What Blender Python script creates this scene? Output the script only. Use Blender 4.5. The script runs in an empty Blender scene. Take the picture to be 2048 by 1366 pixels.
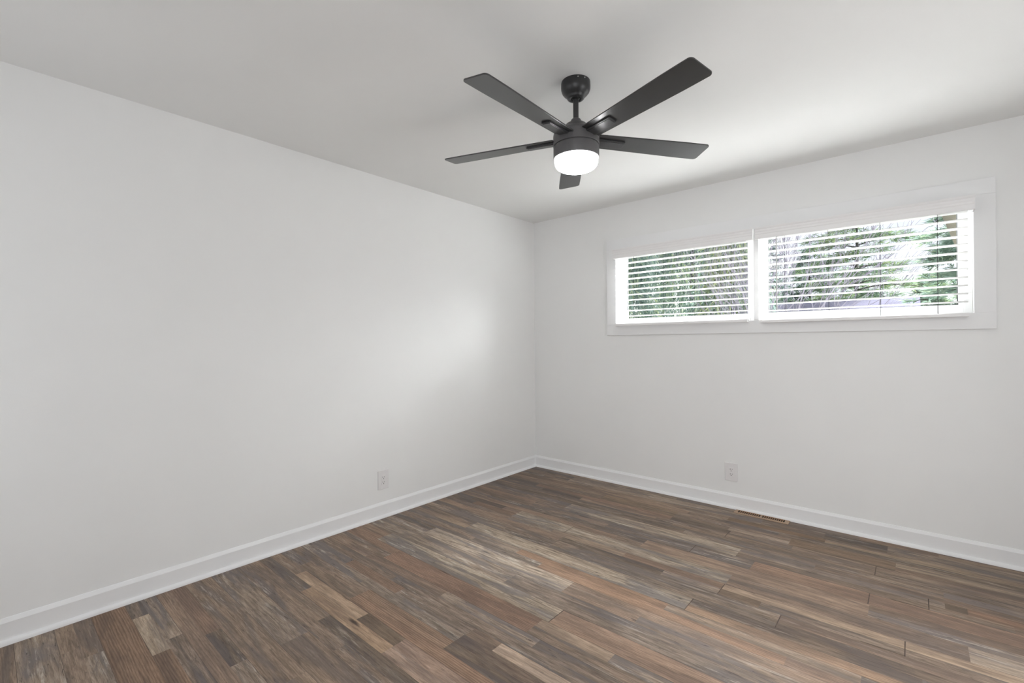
import bpy, bmesh, math, random
import numpy as np
from mathutils import Vector, Matrix

scene = bpy.context.scene
COL = scene.collection
PI = math.pi

# ------------------------------------------------------------------ camera
cam_data = bpy.data.cameras.new('camera')
cam_data.sensor_fit = 'HORIZONTAL'
cam_data.sensor_width = 36.0
cam_data.lens = 924.383 * 36.0 / 2048.0
cam_data.clip_start = 0.02
cam_data.clip_end = 500
cam = bpy.data.objects.new('camera', cam_data)
COL.objects.link(cam)
YAW, PITCH, ROLL = 2.28517811, 1.3988e-3, -7.6298e-3
fw = Vector((math.cos(PITCH) * math.cos(YAW), math.cos(PITCH) * math.sin(YAW), math.sin(PITCH)))
r0 = fw.cross(Vector((0, 0, 1))).normalized()
u0 = r0.cross(fw)
rr = math.cos(ROLL) * r0 + math.sin(ROLL) * u0
uu = -math.sin(ROLL) * r0 + math.cos(ROLL) * u0
M = Matrix((rr, uu, -fw)).transposed().to_4x4()
M.translation = Vector((2.88209506, -3.67109436, 1.24503740))
cam.matrix_world = M
scene.camera = cam

# ------------------------------------------------------------------ colour management
scene.view_settings.view_transform = 'Standard'
scene.view_settings.look = 'None'
scene.view_settings.gamma = 1.0
scene.view_settings.use_curve_mapping = False
scene.view_settings.exposure = 0.10
scene.cycles.max_bounces = 14
scene.cycles.diffuse_bounces = 8
scene.cycles.transparent_max_bounces = 16
scene.cycles.use_denoising = True
scene.cycles.sample_clamp_indirect = 25.0

# ------------------------------------------------------------------ sky and lights
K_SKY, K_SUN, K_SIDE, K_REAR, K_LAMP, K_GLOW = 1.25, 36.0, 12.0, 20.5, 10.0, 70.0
world = bpy.data.worlds.new('overcast_sky')
scene.world = world
world.use_nodes = True
wn = world.node_tree
bg = wn.nodes['Background']
tc = wn.nodes.new('ShaderNodeTexCoord')
nz = wn.nodes.new('ShaderNodeTexNoise')
nz.inputs['Scale'].default_value = 3.0
nz.inputs['Detail'].default_value = 4.0
rp = wn.nodes.new('ShaderNodeValToRGB')
rp.color_ramp.elements[0].position = 0.35
rp.color_ramp.elements[0].color = (0.74, 0.78, 0.94, 1)
rp.color_ramp.elements[1].position = 0.62
rp.color_ramp.elements[1].color = (1.0, 0.99, 1.0, 1)
wn.links.new(tc.outputs['Generated'], nz.inputs['Vector'])
wn.links.new(nz.outputs['Fac'], rp.inputs['Fac'])
# bright lobe added to the unseen sky right of the house, apart from the sun
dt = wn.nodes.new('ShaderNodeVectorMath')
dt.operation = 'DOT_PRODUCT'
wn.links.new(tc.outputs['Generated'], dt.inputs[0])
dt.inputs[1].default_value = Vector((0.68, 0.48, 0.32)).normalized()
def wmath(op, a, b, clamp=False):
    n = wn.nodes.new('ShaderNodeMath')
    n.operation = op
    n.use_clamp = clamp
    for sck, v in zip(n.inputs, (a, b)):
        if hasattr(v, 'is_output'):
            wn.links.new(v, sck)
        else:
            sck.default_value = v
    return n.outputs[0]
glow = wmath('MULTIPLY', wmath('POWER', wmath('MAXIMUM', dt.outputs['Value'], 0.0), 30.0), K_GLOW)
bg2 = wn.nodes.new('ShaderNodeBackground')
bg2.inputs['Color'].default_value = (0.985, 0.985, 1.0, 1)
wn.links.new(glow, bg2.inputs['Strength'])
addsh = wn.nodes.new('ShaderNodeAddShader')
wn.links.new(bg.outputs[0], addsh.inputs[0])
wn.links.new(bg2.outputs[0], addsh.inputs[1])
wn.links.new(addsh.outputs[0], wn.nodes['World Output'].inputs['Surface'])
wn.links.new(rp.outputs['Color'], bg.inputs['Color'])
bg.inputs['Strength'].default_value = K_SKY

def aim(o, d):
    o.rotation_euler = Vector(d).to_track_quat('-Z', 'Y').to_euler()

sun_data = bpy.data.lights.new('afternoon_sun', 'SUN')
sun_data.energy = K_SUN
sun_data.angle = math.radians(8)
sun_data.color = (0.985, 0.985, 1.0)
sun = bpy.data.objects.new('afternoon_sun', sun_data)
COL.objects.link(sun)
sun.location = (2, 6, 7)
aim(sun, (-0.10, -0.69, -0.60))

def window_light(name, loc, d, sx, sy, power, color):
    l = bpy.data.lights.new(name, 'AREA')
    l.shape = 'RECTANGLE'
    l.size, l.size_y = sx, sy
    l.energy = power
    l.color = color
    o = bpy.data.objects.new(name, l)
    COL.objects.link(o)
    o.location = loc
    aim(o, d)
    return o

# fill lights added on the unseen side and rear walls to brighten the room
window_light('fill_light_side', (3.715, -1.6, 1.1), (-1, 0, 0.0), 0.80, 1.6, K_SIDE, (0.965, 0.985, 1.0))
window_light('fill_light_rear_left', (0.8, -4.44, 1.3), (0, 1, 0.0), 0.9, 1.8, K_REAR * 0.18, (0.965, 0.985, 1.0))
window_light('fill_light_rear_right', (3.1, -4.44, 1.3), (0, 1, 0.0), 0.9, 1.8, K_REAR * 0.82, (0.965, 0.985, 1.0))

window_light('fill_light_hallway', (4.4, -1.6, 2.42), (0, 0, -1), 0.5, 0.5, 14.0, (1.0, 0.98, 0.96))  # added lamp, only there to brighten the unseen hallway

# ------------------------------------------------------------------ node helpers
def new_mat(name):
    m = bpy.data.materials.new(name)
    m.use_nodes = True
    nt = m.node_tree
    return m, nt, nt.nodes['Principled BSDF'], nt.nodes['Material Output']

def nd(nt, kind, **kw):
    n = nt.nodes.new(kind)
    for k, v in kw.items():
        if k in n.inputs:
            n.inputs[k].default_value = v
        else:
            setattr(n, k, v)
    return n

def mixc(nt, a, b, fac, blend='MIX'):
    n = nt.nodes.new('ShaderNodeMix')
    n.data_type = 'RGBA'
    n.blend_type = blend
    for sock, v in ((n.inputs[6], a), (n.inputs[7], b), (n.inputs[0], fac)):
        if hasattr(v, 'is_output'):
            nt.links.new(v, sock)
        else:
            sock.default_value = v
    return n.outputs[2]

def mth(nt, op, a, b=0.0, c=None, clamp=False):
    n = nt.nodes.new('ShaderNodeMath')
    n.operation = op
    n.use_clamp = clamp
    for s, v in zip(n.inputs, (a, b, c)):
        if v is None:
            continue
        if hasattr(v, 'is_output'):
            nt.links.new(v, s)
        else:
            s.default_value = v
    return n.outputs[0]

def ramp(nt, fac, stops):
    n = nt.nodes.new('ShaderNodeValToRGB')
    cr = n.color_ramp
    while len(cr.elements) < len(stops):
        cr.elements.new(0.5)
    for e, (p, c) in zip(cr.elements, stops):
        e.position = p
        e.color = c if len(c) == 4 else (*c, 1)
    nt.links.new(fac, n.inputs[0])
    return n.outputs[0]

def s2l(*c):
    return tuple(((v / 255) / 12.92 if v <= 10 else ((v / 255 + 0.055) / 1.055) ** 2.4) for v in c)

def painted(name, col, rough=0.6, amount=0.03, scale=6.0, bump=0.0, bscale=300.0, spec=0.3):
    m, nt, b, out = new_mat(name)
    g = nd(nt, 'ShaderNodeNewGeometry')
    n = nd(nt, 'ShaderNodeTexNoise', Scale=scale, Detail=3.0)
    nt.links.new(g.outputs['Position'], n.inputs['Vector'])
    lo = tuple(v * (1 - amount) for v in col) + (1,)
    hi = tuple(min(1, v * (1 + amount)) for v in col) + (1,)
    c = ramp(nt, n.outputs['Fac'], [(0.3, lo), (0.7, hi)])
    nt.links.new(c, b.inputs['Base Color'])
    b.inputs['Roughness'].default_value = rough
    b.inputs['Specular IOR Level'].default_value = spec
    if bump:
        n2 = nd(nt, 'ShaderNodeTexNoise', Scale=bscale, Detail=2.0)
        nt.links.new(g.outputs['Position'], n2.inputs['Vector'])
        bp = nd(nt, 'ShaderNodeBump', Strength=bump, Distance=0.001)
        nt.links.new(n2.outputs['Fac'], bp.inputs['Height'])
        nt.links.new(bp.outputs['Normal'], b.inputs['Normal'])
    return m

MAT = {}
MAT['wall'] = painted('wall_paint', (0.80, 0.80, 0.795), 0.75, 0.008, 3.0, 0.12, 260, 0.2)
MAT['ceiling'] = painted('ceiling_paint', (0.80, 0.80, 0.79), 0.85, 0.008, 3.0, 0.12, 200, 0.1)
MAT['trim'] = painted('trim_paint', (0.80, 0.80, 0.805), 0.55, 0.01, 4.0, 0.0, 300, 0.2)
MAT['vinyl'] = painted('window_vinyl', (0.84, 0.84, 0.84), 0.4, 0.01, 5.0)
MAT['valance'] = painted('valance_white', (0.81, 0.80, 0.80), 0.45, 0.01, 5.0)
MAT['plate'] = painted('outlet_plastic', (0.745, 0.730, 0.733), 0.4, 0.01, 30.0)
MAT['wand'] = painted('wand_grey_white_plastic', (0.55, 0.55, 0.56), 0.35, 0.02, 30.0)
MAT['cord'] = painted('ladder_cord_backlit_dark', (0.045, 0.045, 0.047), 0.8, 0.05, 60.0, 0, 0, 0.0)  # white cord coloured dark to stand for its unlit, backlit side
MAT['slot'] = painted('slot_dark', (0.06, 0.055, 0.05), 0.6, 0.02, 60.0)
MAT['gasket'] = painted('gasket_grey', (0.16, 0.165, 0.165), 0.6, 0.02, 60.0)
MAT['fan_canopy'] = painted('fan_canopy_black_metal', (0.022, 0.022, 0.023), 0.36, 0.10, 30.0, 0, 0, 0.5)
MAT['fan_metal'] = painted('fan_charcoal_metal', (0.090, 0.087, 0.089), 0.42, 0.06, 30.0, 0, 0, 0.5)
MAT['fan_blade'] = painted('fan_blade_black_laminate', (0.017, 0.017, 0.017), 0.30, 0.15, 14.0, 0, 0, 0.9)
MAT['fan_iron'] = painted('fan_bracket_black', (0.034, 0.034, 0.035), 0.3, 0.1, 30.0, 0, 0, 0.5)
MAT['rubber'] = painted('hanger_ball_black', (0.008, 0.008, 0.008), 0.5, 0.1, 40.0)
MAT['screw'] = painted('screw_steel', (0.6, 0.6, 0.58), 0.3, 0.05, 90.0)
MAT['screw'].node_tree.nodes['Principled BSDF'].inputs['Metallic'].default_value = 0.8
MAT['vent'] = painted('register_tan_enamel', s2l(168, 142, 118), 0.45, 0.05, 30.0)
MAT['vent_fin'] = painted('register_fin_tan', s2l(150, 114, 84), 0.5, 0.08, 30.0)
MAT['duct'] = painted('duct_shadow', (0.02, 0.017, 0.014), 0.8, 0.1, 30.0)
MAT['outside_wall'] = painted('siding_white', (0.62, 0.62, 0.64), 0.8, 0.05, 3.0)
MAT['brace'] = painted('olive_brown_stain', (0.055, 0.049, 0.022), 0.7, 0.12, 8.0)
MAT['fascia'] = painted('tan_fascia_paint', (0.09, 0.082, 0.056), 0.7, 0.06, 8.0)

def slat_material():
    m, nt, b, out = new_mat('blind_slat_white')
    g = nd(nt, 'ShaderNodeNewGeometry')
    n = nd(nt, 'ShaderNodeTexNoise', Scale=9.0, Detail=2.0)
    nt.links.new(g.outputs['Position'], n.inputs['Vector'])
    c = ramp(nt, n.outputs['Fac'], [(0.3, (0.84, 0.84, 0.83)), (0.7, (0.87, 0.87, 0.865))])
    nt.links.new(c, b.inputs['Base Color'])
    b.inputs['Roughness'].default_value = 0.4
    tr = nd(nt, 'ShaderNodeBsdfTranslucent', Color=(0.9, 0.9, 0.88, 1))
    mx = nd(nt, 'ShaderNodeMixShader', Fac=0.10)
    nt.links.new(b.outputs[0], mx.inputs[1])
    nt.links.new(tr.outputs[0], mx.inputs[2])
    nt.links.new(mx.outputs[0], out.inputs['Surface'])
    return m
MAT['slat'] = slat_material()

def glass_material():
    m, nt, b, out = new_mat('window_glass')
    t = nd(nt, 'ShaderNodeBsdfTransparent', Color=(0.95, 0.965, 0.96, 1))
    gl = nd(nt, 'ShaderNodeBsdfGlossy', Color=(1, 1, 1, 1), Roughness=0.02)
    lw = nd(nt, 'ShaderNodeLayerWeight', Blend=0.12)
    f = mth(nt, 'MULTIPLY', lw.outputs['Fresnel'], 0.8)
    mx = nt.nodes.new('ShaderNodeMixShader')
    nt.links.new(f, mx.inputs[0])
    nt.links.new(t.outputs[0], mx.inputs[1])
    nt.links.new(gl.outputs[0], mx.inputs[2])
    nt.links.new(mx.outputs[0], out.inputs['Surface'])
    return m
MAT['glass'] = glass_material()

def globe_material():
    m, nt, b, out = new_mat('lit_opal_glass')
    b.inputs['Base Color'].default_value = (0.85, 0.85, 0.85, 1)
    b.inputs['Roughness'].default_value = 0.3
    n = nd(nt, 'ShaderNodeTexNoise', Scale=4.0)
    c = ramp(nt, n.outputs['Fac'], [(0.2, (0.99, 0.985, 0.985)), (0.8, (0.99, 0.99, 1.0))])
    nt.links.new(c, b.inputs['Emission Color'])
    b.inputs['Emission Strength'].default_value = 4.0 * K_LAMP
    return m
MAT['globe'] = globe_material()

# ------------------------------------------------------------------ wood plank floor material
def floor_material():
    m, nt, b, out = new_mat('vinyl_wood_planks')
    L = nt.links.new
    col = nd(nt, 'ShaderNodeAttribute', attribute_name='strip_color')
    prm = nd(nt, 'ShaderNodeAttribute', attribute_name='strip_param')   # r seed, g weathering, b grain strength
    sep = nd(nt, 'ShaderNodeSeparateColor')
    L(prm.outputs['Color'], sep.inputs[0])
    seed, weather, grain = sep.outputs[0], sep.outputs[1], sep.outputs[2]
    g = nd(nt, 'ShaderNodeNewGeometry')
    sx = nd(nt, 'ShaderNodeSeparateXYZ')
    L(g.outputs['Position'], sx.inputs[0])
    px = mth(nt, 'ADD', sx.outputs[0], mth(nt, 'MULTIPLY', seed, 37.0))
    py = mth(nt, 'ADD', sx.outputs[1], mth(nt, 'MULTIPLY', seed, 91.0))
    def vec(kx, ky, z=0.0):
        c = nt.nodes.new('ShaderNodeCombineXYZ')
        L(mth(nt, 'MULTIPLY', px, kx), c.inputs[0])
        L(mth(nt, 'MULTIPLY', py, ky), c.inputs[1])
        c.inputs[2].default_value = z
        return c.outputs[0]
    def noise(v, det=5.0, rough=0.6, dist=0.0):
        n = nd(nt, 'ShaderNodeTexNoise', Scale=1.0, Detail=det, Roughness=rough, Distortion=dist)
        L(v, n.inputs['Vector'])
        return n.outputs['Fac']
    fine = noise(vec(20, 300), 4, 0.68, 0.2)            # hair-fine fibre
    mid = noise(vec(5.5, 78, 3.0), 6, 0.68, 0.5)       # streaks
    broad = noise(vec(1.7, 12, 7.0), 4, 0.55, 0.8)     # clouds along the board
    # cathedral grain: distorted rings
    wv = nd(nt, 'ShaderNodeTexWave', Scale=1.0, Distortion=7.0, Detail=3.0)
    wv.wave_type = 'BANDS'
    wv.bands_direction = 'Y'
    wv.inputs['Detail Scale'].default_value = 0.9
    L(vec(3.0, 34, 1.0), wv.inputs['Vector'])
    rings = ramp(nt, wv.outputs['Fac'], [(0.0, (0, 0, 0)), (0.55, (0.75,) * 3), (1.0, (1, 1, 1))])
    base = col.outputs['Color']
    dark = mixc(nt, base, (0.42, 0.385, 0.36, 1), 1.0, 'MULTIPLY')
    light = mixc(nt, base, (1.50, 1.47, 1.43, 1), 1.0, 'MULTIPLY')
    pale = mixc(nt, base, s2l(196, 186, 172) + (1,), 0.7)
    blue = mixc(nt, base, s2l(92, 90, 96) + (1,), 0.6)
    # grain
    f1 = ramp(nt, mid, [(0.34, (0, 0, 0)), (0.66, (1, 1, 1))])
    c1 = mixc(nt, dark, light, f1)
    c1 = mixc(nt, base, c1, mth(nt, 'MULTIPLY_ADD', weather, 0.35, 0.45, True))
    ringd = mixc(nt, dark, base, rings)
    c2 = mixc(nt, c1, ringd, mth(nt, 'MULTIPLY', grain, 0.55, None, True))
    f3 = ramp(nt, fine, [(0.36, (0, 0, 0)), (0.62, (1, 1, 1))])
    c3 = mixc(nt, mixc(nt, c2, (0.78, 0.76, 0.74, 1), 1.0, 'MULTIPLY'), mixc(nt, c2, (1.12, 1.12, 1.11, 1), 1.0, 'MULTIPLY'), f3)
    # clouds: greyed or darkened stretches
    fb = ramp(nt, broad, [(0.40, (1, 1, 1)), (0.52, (0, 0, 0))])
    fl = ramp(nt, broad, [(0.50, (0, 0, 0)), (0.64, (1, 1, 1))])
    c3 = mixc(nt, c3, mixc(nt, c3, (1.35, 1.30, 1.24, 1), 1.0, 'MULTIPLY'), mth(nt, 'MULTIPLY', fl, 0.6))
    c3 = mixc(nt, c3, mixc(nt, c3, (0.66, 0.62, 0.58, 1), 1.0, 'MULTIPLY'), mth(nt, 'MULTIPLY', fb, 0.55))
    c4 = mixc(nt, c3, blue, mth(nt, 'MULTIPLY', fb, mth(nt, 'MULTIPLY_ADD', weather, 0.65, 0.12), None, True))
    # pale scraped paint left in the weathered boards
    sc = noise(vec(5.0, 60, 11.0), 6, 0.75, 0.4)
    sc2 = noise(vec(1.3, 9, 15.0), 3, 0.5)
    fs = mth(nt, 'MULTIPLY', ramp(nt, sc, [(0.52, (0, 0, 0)), (0.64, (1, 1, 1))]),
             ramp(nt, sc2, [(0.48, (0, 0, 0)), (0.60, (1, 1, 1))]))
    c5 = mixc(nt, c4, pale, mth(nt, 'MULTIPLY', fs, mth(nt, 'MULTIPLY', weather, 0.85), None, True))
    # knots and dark pits
    vo = nd(nt, 'ShaderNodeTexVoronoi', Scale=1.0)
    vo.feature = 'F1'
    L(vec(2.4, 11, 0.0), vo.inputs['Vector'])
    vd = mth(nt, 'ADD', vo.outputs['Distance'], mth(nt, 'MULTIPLY_ADD', mid, 0.16, -0.08))
    kn = ramp(nt, vd, [(0.02, (1, 1, 1)), (0.075, (0.55,) * 3), (0.13, (0, 0, 0))])
    pick = mth(nt, 'GREATER_THAN', nd_out(nt, vo), 0.62)
    c6 = mixc(nt, c5, s2l(52, 46, 44) + (1,), mth(nt, 'MULTIPLY', mth(nt, 'MULTIPLY', kn, pick), 0.8))
    pit = noise(vec(16, 85, 21.0), 4, 0.65)
    fp = ramp(nt, pit, [(0.60, (0, 0, 0)), (0.70, (1, 1, 1))])
    c7 = mixc(nt, c6, s2l(62, 56, 54) + (1,), mth(nt, 'MULTIPLY', fp, mth(nt, 'MULTIPLY_ADD', weather, 0.6, 0.2), None, True))
    hs = nt.nodes.new('ShaderNodeHueSaturation')
    hs.inputs['Saturation'].default_value = 0.92
    hs.inputs['Value'].default_value = 1.22
    L(c7, hs.inputs['Color'])
    L(hs.outputs[0], b.inputs['Base Color'])
    L(mth(nt, 'MULTIPLY_ADD', f3, 0.08, 0.58), b.inputs['Roughness'])
    b.inputs['Specular IOR Level'].default_value = 0.16
    bp = nd(nt, 'ShaderNodeBump', Strength=0.12, Distance=0.0006)
    L(fine, bp.inputs['Height'])
    L(bp.outputs['Normal'], b.inputs['Normal'])
    return m

def nd_out(nt, vo):
    s = nt.nodes.new('ShaderNodeSeparateColor')
    nt.links.new(vo.outputs['Color'], s.inputs[0])
    return s.outputs[0]

MAT['floor'] = floor_material()

# ------------------------------------------------------------------ mesh helpers
def link_mesh(name, me, mat, parent=None, smooth=False):
    o = bpy.data.objects.new(name, me)
    COL.objects.link(o)
    for m in (mat if isinstance(mat, (list, tuple)) else [mat]):
        me.materials.append(m)
    if smooth:
        for p in me.polygons:
            p.use_smooth = True
    if parent is not None:
        o.parent = parent
    return o

def obj(name, bm, mat, parent=None, smooth=False, bevel=0.0, seg=2, auto=None):
    bmesh.ops.recalc_face_normals(bm, faces=bm.faces)
    me = bpy.data.meshes.new(name)
    bm.to_mesh(me)
    bm.free()
    o = link_mesh(name, me, mat, parent, smooth)
    if bevel:
        b = o.modifiers.new('bevel', 'BEVEL')
        b.width = bevel
        b.segments = seg
        b.limit_method = 'ANGLE'
        b.angle_limit = math.radians(40)
    if auto is not None:
        for p in me.polygons:
            p.use_smooth = True
        for e in me.edges:
            pass
        try:
            me.set_sharp_from_angle(angle=math.radians(auto))
        except Exception:
            pass
    return o

def box(bm, x0, x1, y0, y1, z0, z1, mi=0):
    vs = [bm.verts.new((x, y, z)) for x in (x0, x1) for y in (y0, y1) for z in (z0, z1)]
    for q in ((0, 1, 3, 2), (4, 6, 7, 5), (0, 4, 5, 1), (2, 3, 7, 6), (0, 2, 6, 4), (1, 5, 7, 3)):
        f = bm.faces.new([vs[i] for i in q])
        f.material_index = mi
    return vs

def prism(bm, prof, axis, a, b):
    """extrude a closed profile; axis 'x': prof=(y,z), axis 'y': prof=(x,z), axis 'z': prof=(x,y)"""
    def P(u, v, t):
        return {'x': (t, u, v), 'y': (u, t, v), 'z': (u, v, t)}[axis]
    A = [bm.verts.new(P(u, v, a)) for u, v in prof]
    B = [bm.verts.new(P(u, v, b)) for u, v in prof]
    n = len(prof)
    bm.faces.new(A)
    bm.faces.new(B[::-1])
    for i in range(n):
        bm.faces.new((A[i], B[i], B[(i + 1) % n], A[(i + 1) % n]))

def lathe(bm, prof, cx, cy, n=48):
    rings = []
    for r, z in prof:
        if r < 1e-6:
            rings.append([bm.verts.new((cx, cy, z))])
        else:
            rings.append([bm.verts.new((cx + r * math.cos(2 * PI * i / n), cy + r * math.sin(2 * PI * i / n), z)) for i in range(n)])
    for a, b in zip(rings[:-1], rings[1:]):
        for i in range(n):
            j = (i + 1) % n
            if len(a) == 1 and len(b) == 1:
                continue
            if len(a) == 1:
                bm.faces.new((a[0], b[i], b[j]))
            elif len(b) == 1:
                bm.faces.new((a[i], b[0], a[j]))
            else:
                bm.faces.new((a[i], b[i], b[j], a[j]))

def tube(bm, pts, rad, n=8, cap=True):
    pts = [Vector(p) for p in pts]
    if not hasattr(rad, '__len__'):
        rad = [rad] * len(pts)
    rings = []
    for i, p in enumerate(pts):
        d = (pts[min(i + 1, len(pts) - 1)] - pts[max(i - 1, 0)]).normalized()
        a = d.cross(Vector((0, 0, 1)))
        if a.length < 1e-3:
            a = d.cross(Vector((1, 0, 0)))
        a.normalize()
        b = d.cross(a)
        rings.append([bm.verts.new(p + rad[i] * (math.cos(2 * PI * k / n) * a + math.sin(2 * PI * k / n) * b)) for k in range(n)])
    for A, B in zip(rings[:-1], rings[1:]):
        for k in range(n):
            bm.faces.new((A[k], A[(k + 1) % n], B[(k + 1) % n], B[k]))
    if cap:
        bm.faces.new(rings[0][::-1])
        bm.faces.new(rings[-1])

def empty(name, loc):
    o = bpy.data.objects.new(name, None)
    o.empty_display_size = 0.1
    COL.objects.link(o)
    o.location = loc
    return o

def tag(o, label=None, cat=None, group=None, kind=None):
    for k, v in (('label', label), ('category', cat), ('group', group), ('kind', kind)):
        if v:
            o[k] = v
    return o

def adopt(o, parent):
    """parent while keeping world placement (parents are unrotated empties)"""
    o.parent = parent
    o.location = Vector(o.location) - parent.location

def part(name, bm, mat, parent, **kw):
    o = obj(name, bm, mat, None, **kw)
    loc = parent.location.copy()
    p = parent.parent
    while p is not None:
        loc += p.location
        p = p.parent
    o.parent = parent
    o.location = -loc
    return o

# ------------------------------------------------------------------ room shell
H = 2.44
XR, YB = 3.72, -4.45          # right and rear wall planes
T = 0.15                      # wall thickness
WZ0, WZ1 = 1.39, 2.046        # window opening, sill and head
WL = (0.921, 2.020)
WR = (2.053, 3.143)

# floor -------------------------------------------------------------
def build_floor():
    rnd = random.Random(11)
    ROW, Y0 = 0.1203, 0.0263
    x_min, x_max = -0.02, XR + 0.02
    pal = [  # colour (sRGB as the board itself), weathering, grain, weight
        ((128, 112, 97), 0.45, 0.35, 20),
        ((120, 106, 94), 0.75, 0.15, 18),
        ((134, 114, 98), 0.25, 0.60, 14),
        ((140, 114, 96), 0.15, 0.80, 7),
        ((108, 98, 90), 0.85, 0.10, 14),
        ((136, 124, 112), 0.95, 0.05, 16),
        ((96, 86, 77), 0.55, 0.25, 9),
        ((158, 138, 118), 0.20, 0.20, 5),
    ]
    W = [p[3] for p in pal]
    # boards the photograph shows clearly: (row index, half: 0 far half, 1 near half, 2 whole, x0, x1, colour, weather, grain)
    fixed = [
        (21, 0, 0.36, 0.978, (176, 150, 124), 0.10, 0.10),
        (21, 0, 0.978, 1.262, (98, 84, 70), 0.15, 0.10),
        (21, 0, 1.262, 2.1, (158, 132, 116), 0.30, 0.10),
        (21, 1, 0.55, 1.262, (168, 140, 112), 0.25, 0.15),
        (21, 1, 1.262, 2.2, (160, 136, 120), 0.30, 0.05),
        (19, 0, 1.59, 2.6, (186, 164, 144), 0.35, 0.05),
        (19, 1, 1.43, 2.35, (92, 80, 72), 0.45, 0.25),
        (20, 0, 1.43, 2.35, (98, 86, 76), 0.55, 0.25),
        (19, 1, 0.70, 1.43, (126, 116, 106), 0.7, 0.20),
        (20, 0, 0.80, 1.43, (150, 122, 100), 0.05, 0.95),
        (20, 1, 0.80, 1.80, (146, 116, 95), 0.05, 0.95),
        (26, 1, 0.20, 0.575, (172, 156, 136), 0.55, 0.10),
        (26, 1, 0.00, 0.20, (104, 96, 90), 0.7, 0.10),
        (27, 2, 0.02, 0.9, (128, 102, 82), 0.05, 0.95),
        (26, 1, 0.575, 1.1, (124, 100, 82), 0.05, 0.90),
        (17, 2, 0.55, 1.62, (142, 112, 94), 0.05, 0.85),
        (16, 2, 0.30, 1.65, (150, 140, 126), 1.0, 0.0),
        (16, 2, 1.65, 2.87, (148, 122, 104), 0.10, 0.45),
        (12, 2, 0.60, 2.074, (152, 142, 128), 1.0, 0.0),
        (14, 2, 0.45, 1.55, (150, 140, 128), 1.0, 0.0),
        (13, 0, 1.10, 2.0, (146, 114, 90), 0.05, 0.7),
        (13, 1, 1.30, 2.5, (150, 118, 94), 0.05, 0.8),
        (12, 0, 2.074, 2.9, (104, 92, 82), 0.5, 0.25),
        (12, 1, 2.074, 3.3, (152, 124, 100), 0.1, 0.7),
        (11, 2, 1.20, 2.423, (124, 112, 100), 0.8, 0.15),
        (11, 1, 2.423, 3.4, (104, 92, 82), 0.5, 0.25),
        (11, 0, 2.423, 3.6, (132, 112, 96), 0.3, 0.3),
        (10, 0, 2.15, 3.4, (168, 146, 124), 0.2, 0.1),
        (10, 1, 2.15, 2.33, (104, 88, 74), 0.2, 0.2),
        (10, 1, 2.33, 3.3, (120, 108, 98), 0.7, 0.1),
        (8, 2, 1.62, 2.72, (146, 124, 106), 0.15, 0.15),
        (9, 2, 0.7, 2.15, (150, 140, 126), 1.0, 0.0),
        (6, 2, 0.9, 2.1, (148, 138, 124), 1.0, 0.0),
        (5, 0, 2.15, 2.987, (126, 112, 98), 0.5, 0.2),
        (6, 0, 2.987, 3.063, (82, 72, 62), 0.1, 0.1),
        (6, 0, 3.063, 3.7, (138, 108, 88), 0.05, 0.6),
        (9, 0, 3.042, 3.7, (168, 154, 140), 0.6, 0.05),
        (9, 1, 3.042, 3.7, (184, 168, 150), 0.5, 0.05),
        (9, 2, 2.15, 3.042, (122, 106, 94), 0.35, 0.2),
        (4, 0, 1.59, 1.978, (92, 82, 74), 0.3, 0.2),
        (3, 2, 1.0, 1.59, (124, 106, 86), 0.2, 0.3),
        (2, 0, 2.464, 3.3, (150, 132, 110), 0.3, 0.1),
        (2, 0, 1.9, 2.464, (112, 92, 72), 0.1, 0.3),
        (3, 2, 2.30, 2.803, (116, 98, 80), 0.2, 0.3),
        (3, 0, 2.803, 3.5, (156, 140, 120), 0.4, 0.1),
        (9, 0, 0.22, 0.55, (98, 86, 76), 0.2, 0.2),
    ]
    joints = [(16, 1.651), (12, 2.074), (11, 2.423), (10, 2.148), (7, 1.877), (9, 1.152), (4, 1.972), (4, 2.722), (7, 2.714), (6, 2.93), (10, 2.85)]
    occ = {}
    for k, h, a, b, c, w, g in fixed:
        for hh in ((0, 1) if h == 2 else (h,)):
            occ.setdefault((k, hh), []).append((a, b, c, w, g, (k, h, a)))
    verts, faces, cols, prm = [], [], [], []
    seeds = {}
    def quad(x0, x1, y0, y1, c, w, g, seed, z=0.0):
        i = len(verts)
        verts.extend([(x0, y0, z), (x1, y0, z), (x1, y1, z), (x0, y1, z)])
        faces.append((i, i + 1, i + 2, i + 3))
        c = [m_ + (v - m_) * k_ for v, m_, k_ in zip(c, (126, 111, 99), (0.62, 0.62, 0.62))]
        cols.append((*s2l(*c), 1))
        prm.append((seed, w, g, 1))
    def choose():
        (r, g_, b_), w, gr, _ = rnd.choices(pal, W)[0]
        j = rnd.uniform(0.93, 1.07)
        return (min(255, r * j), min(255, g_ * j), min(255, b_ * j)), min(1, max(0, w + rnd.uniform(-.15, .15))), min(1, max(0, gr + rnd.uniform(-.1, .15)))
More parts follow.
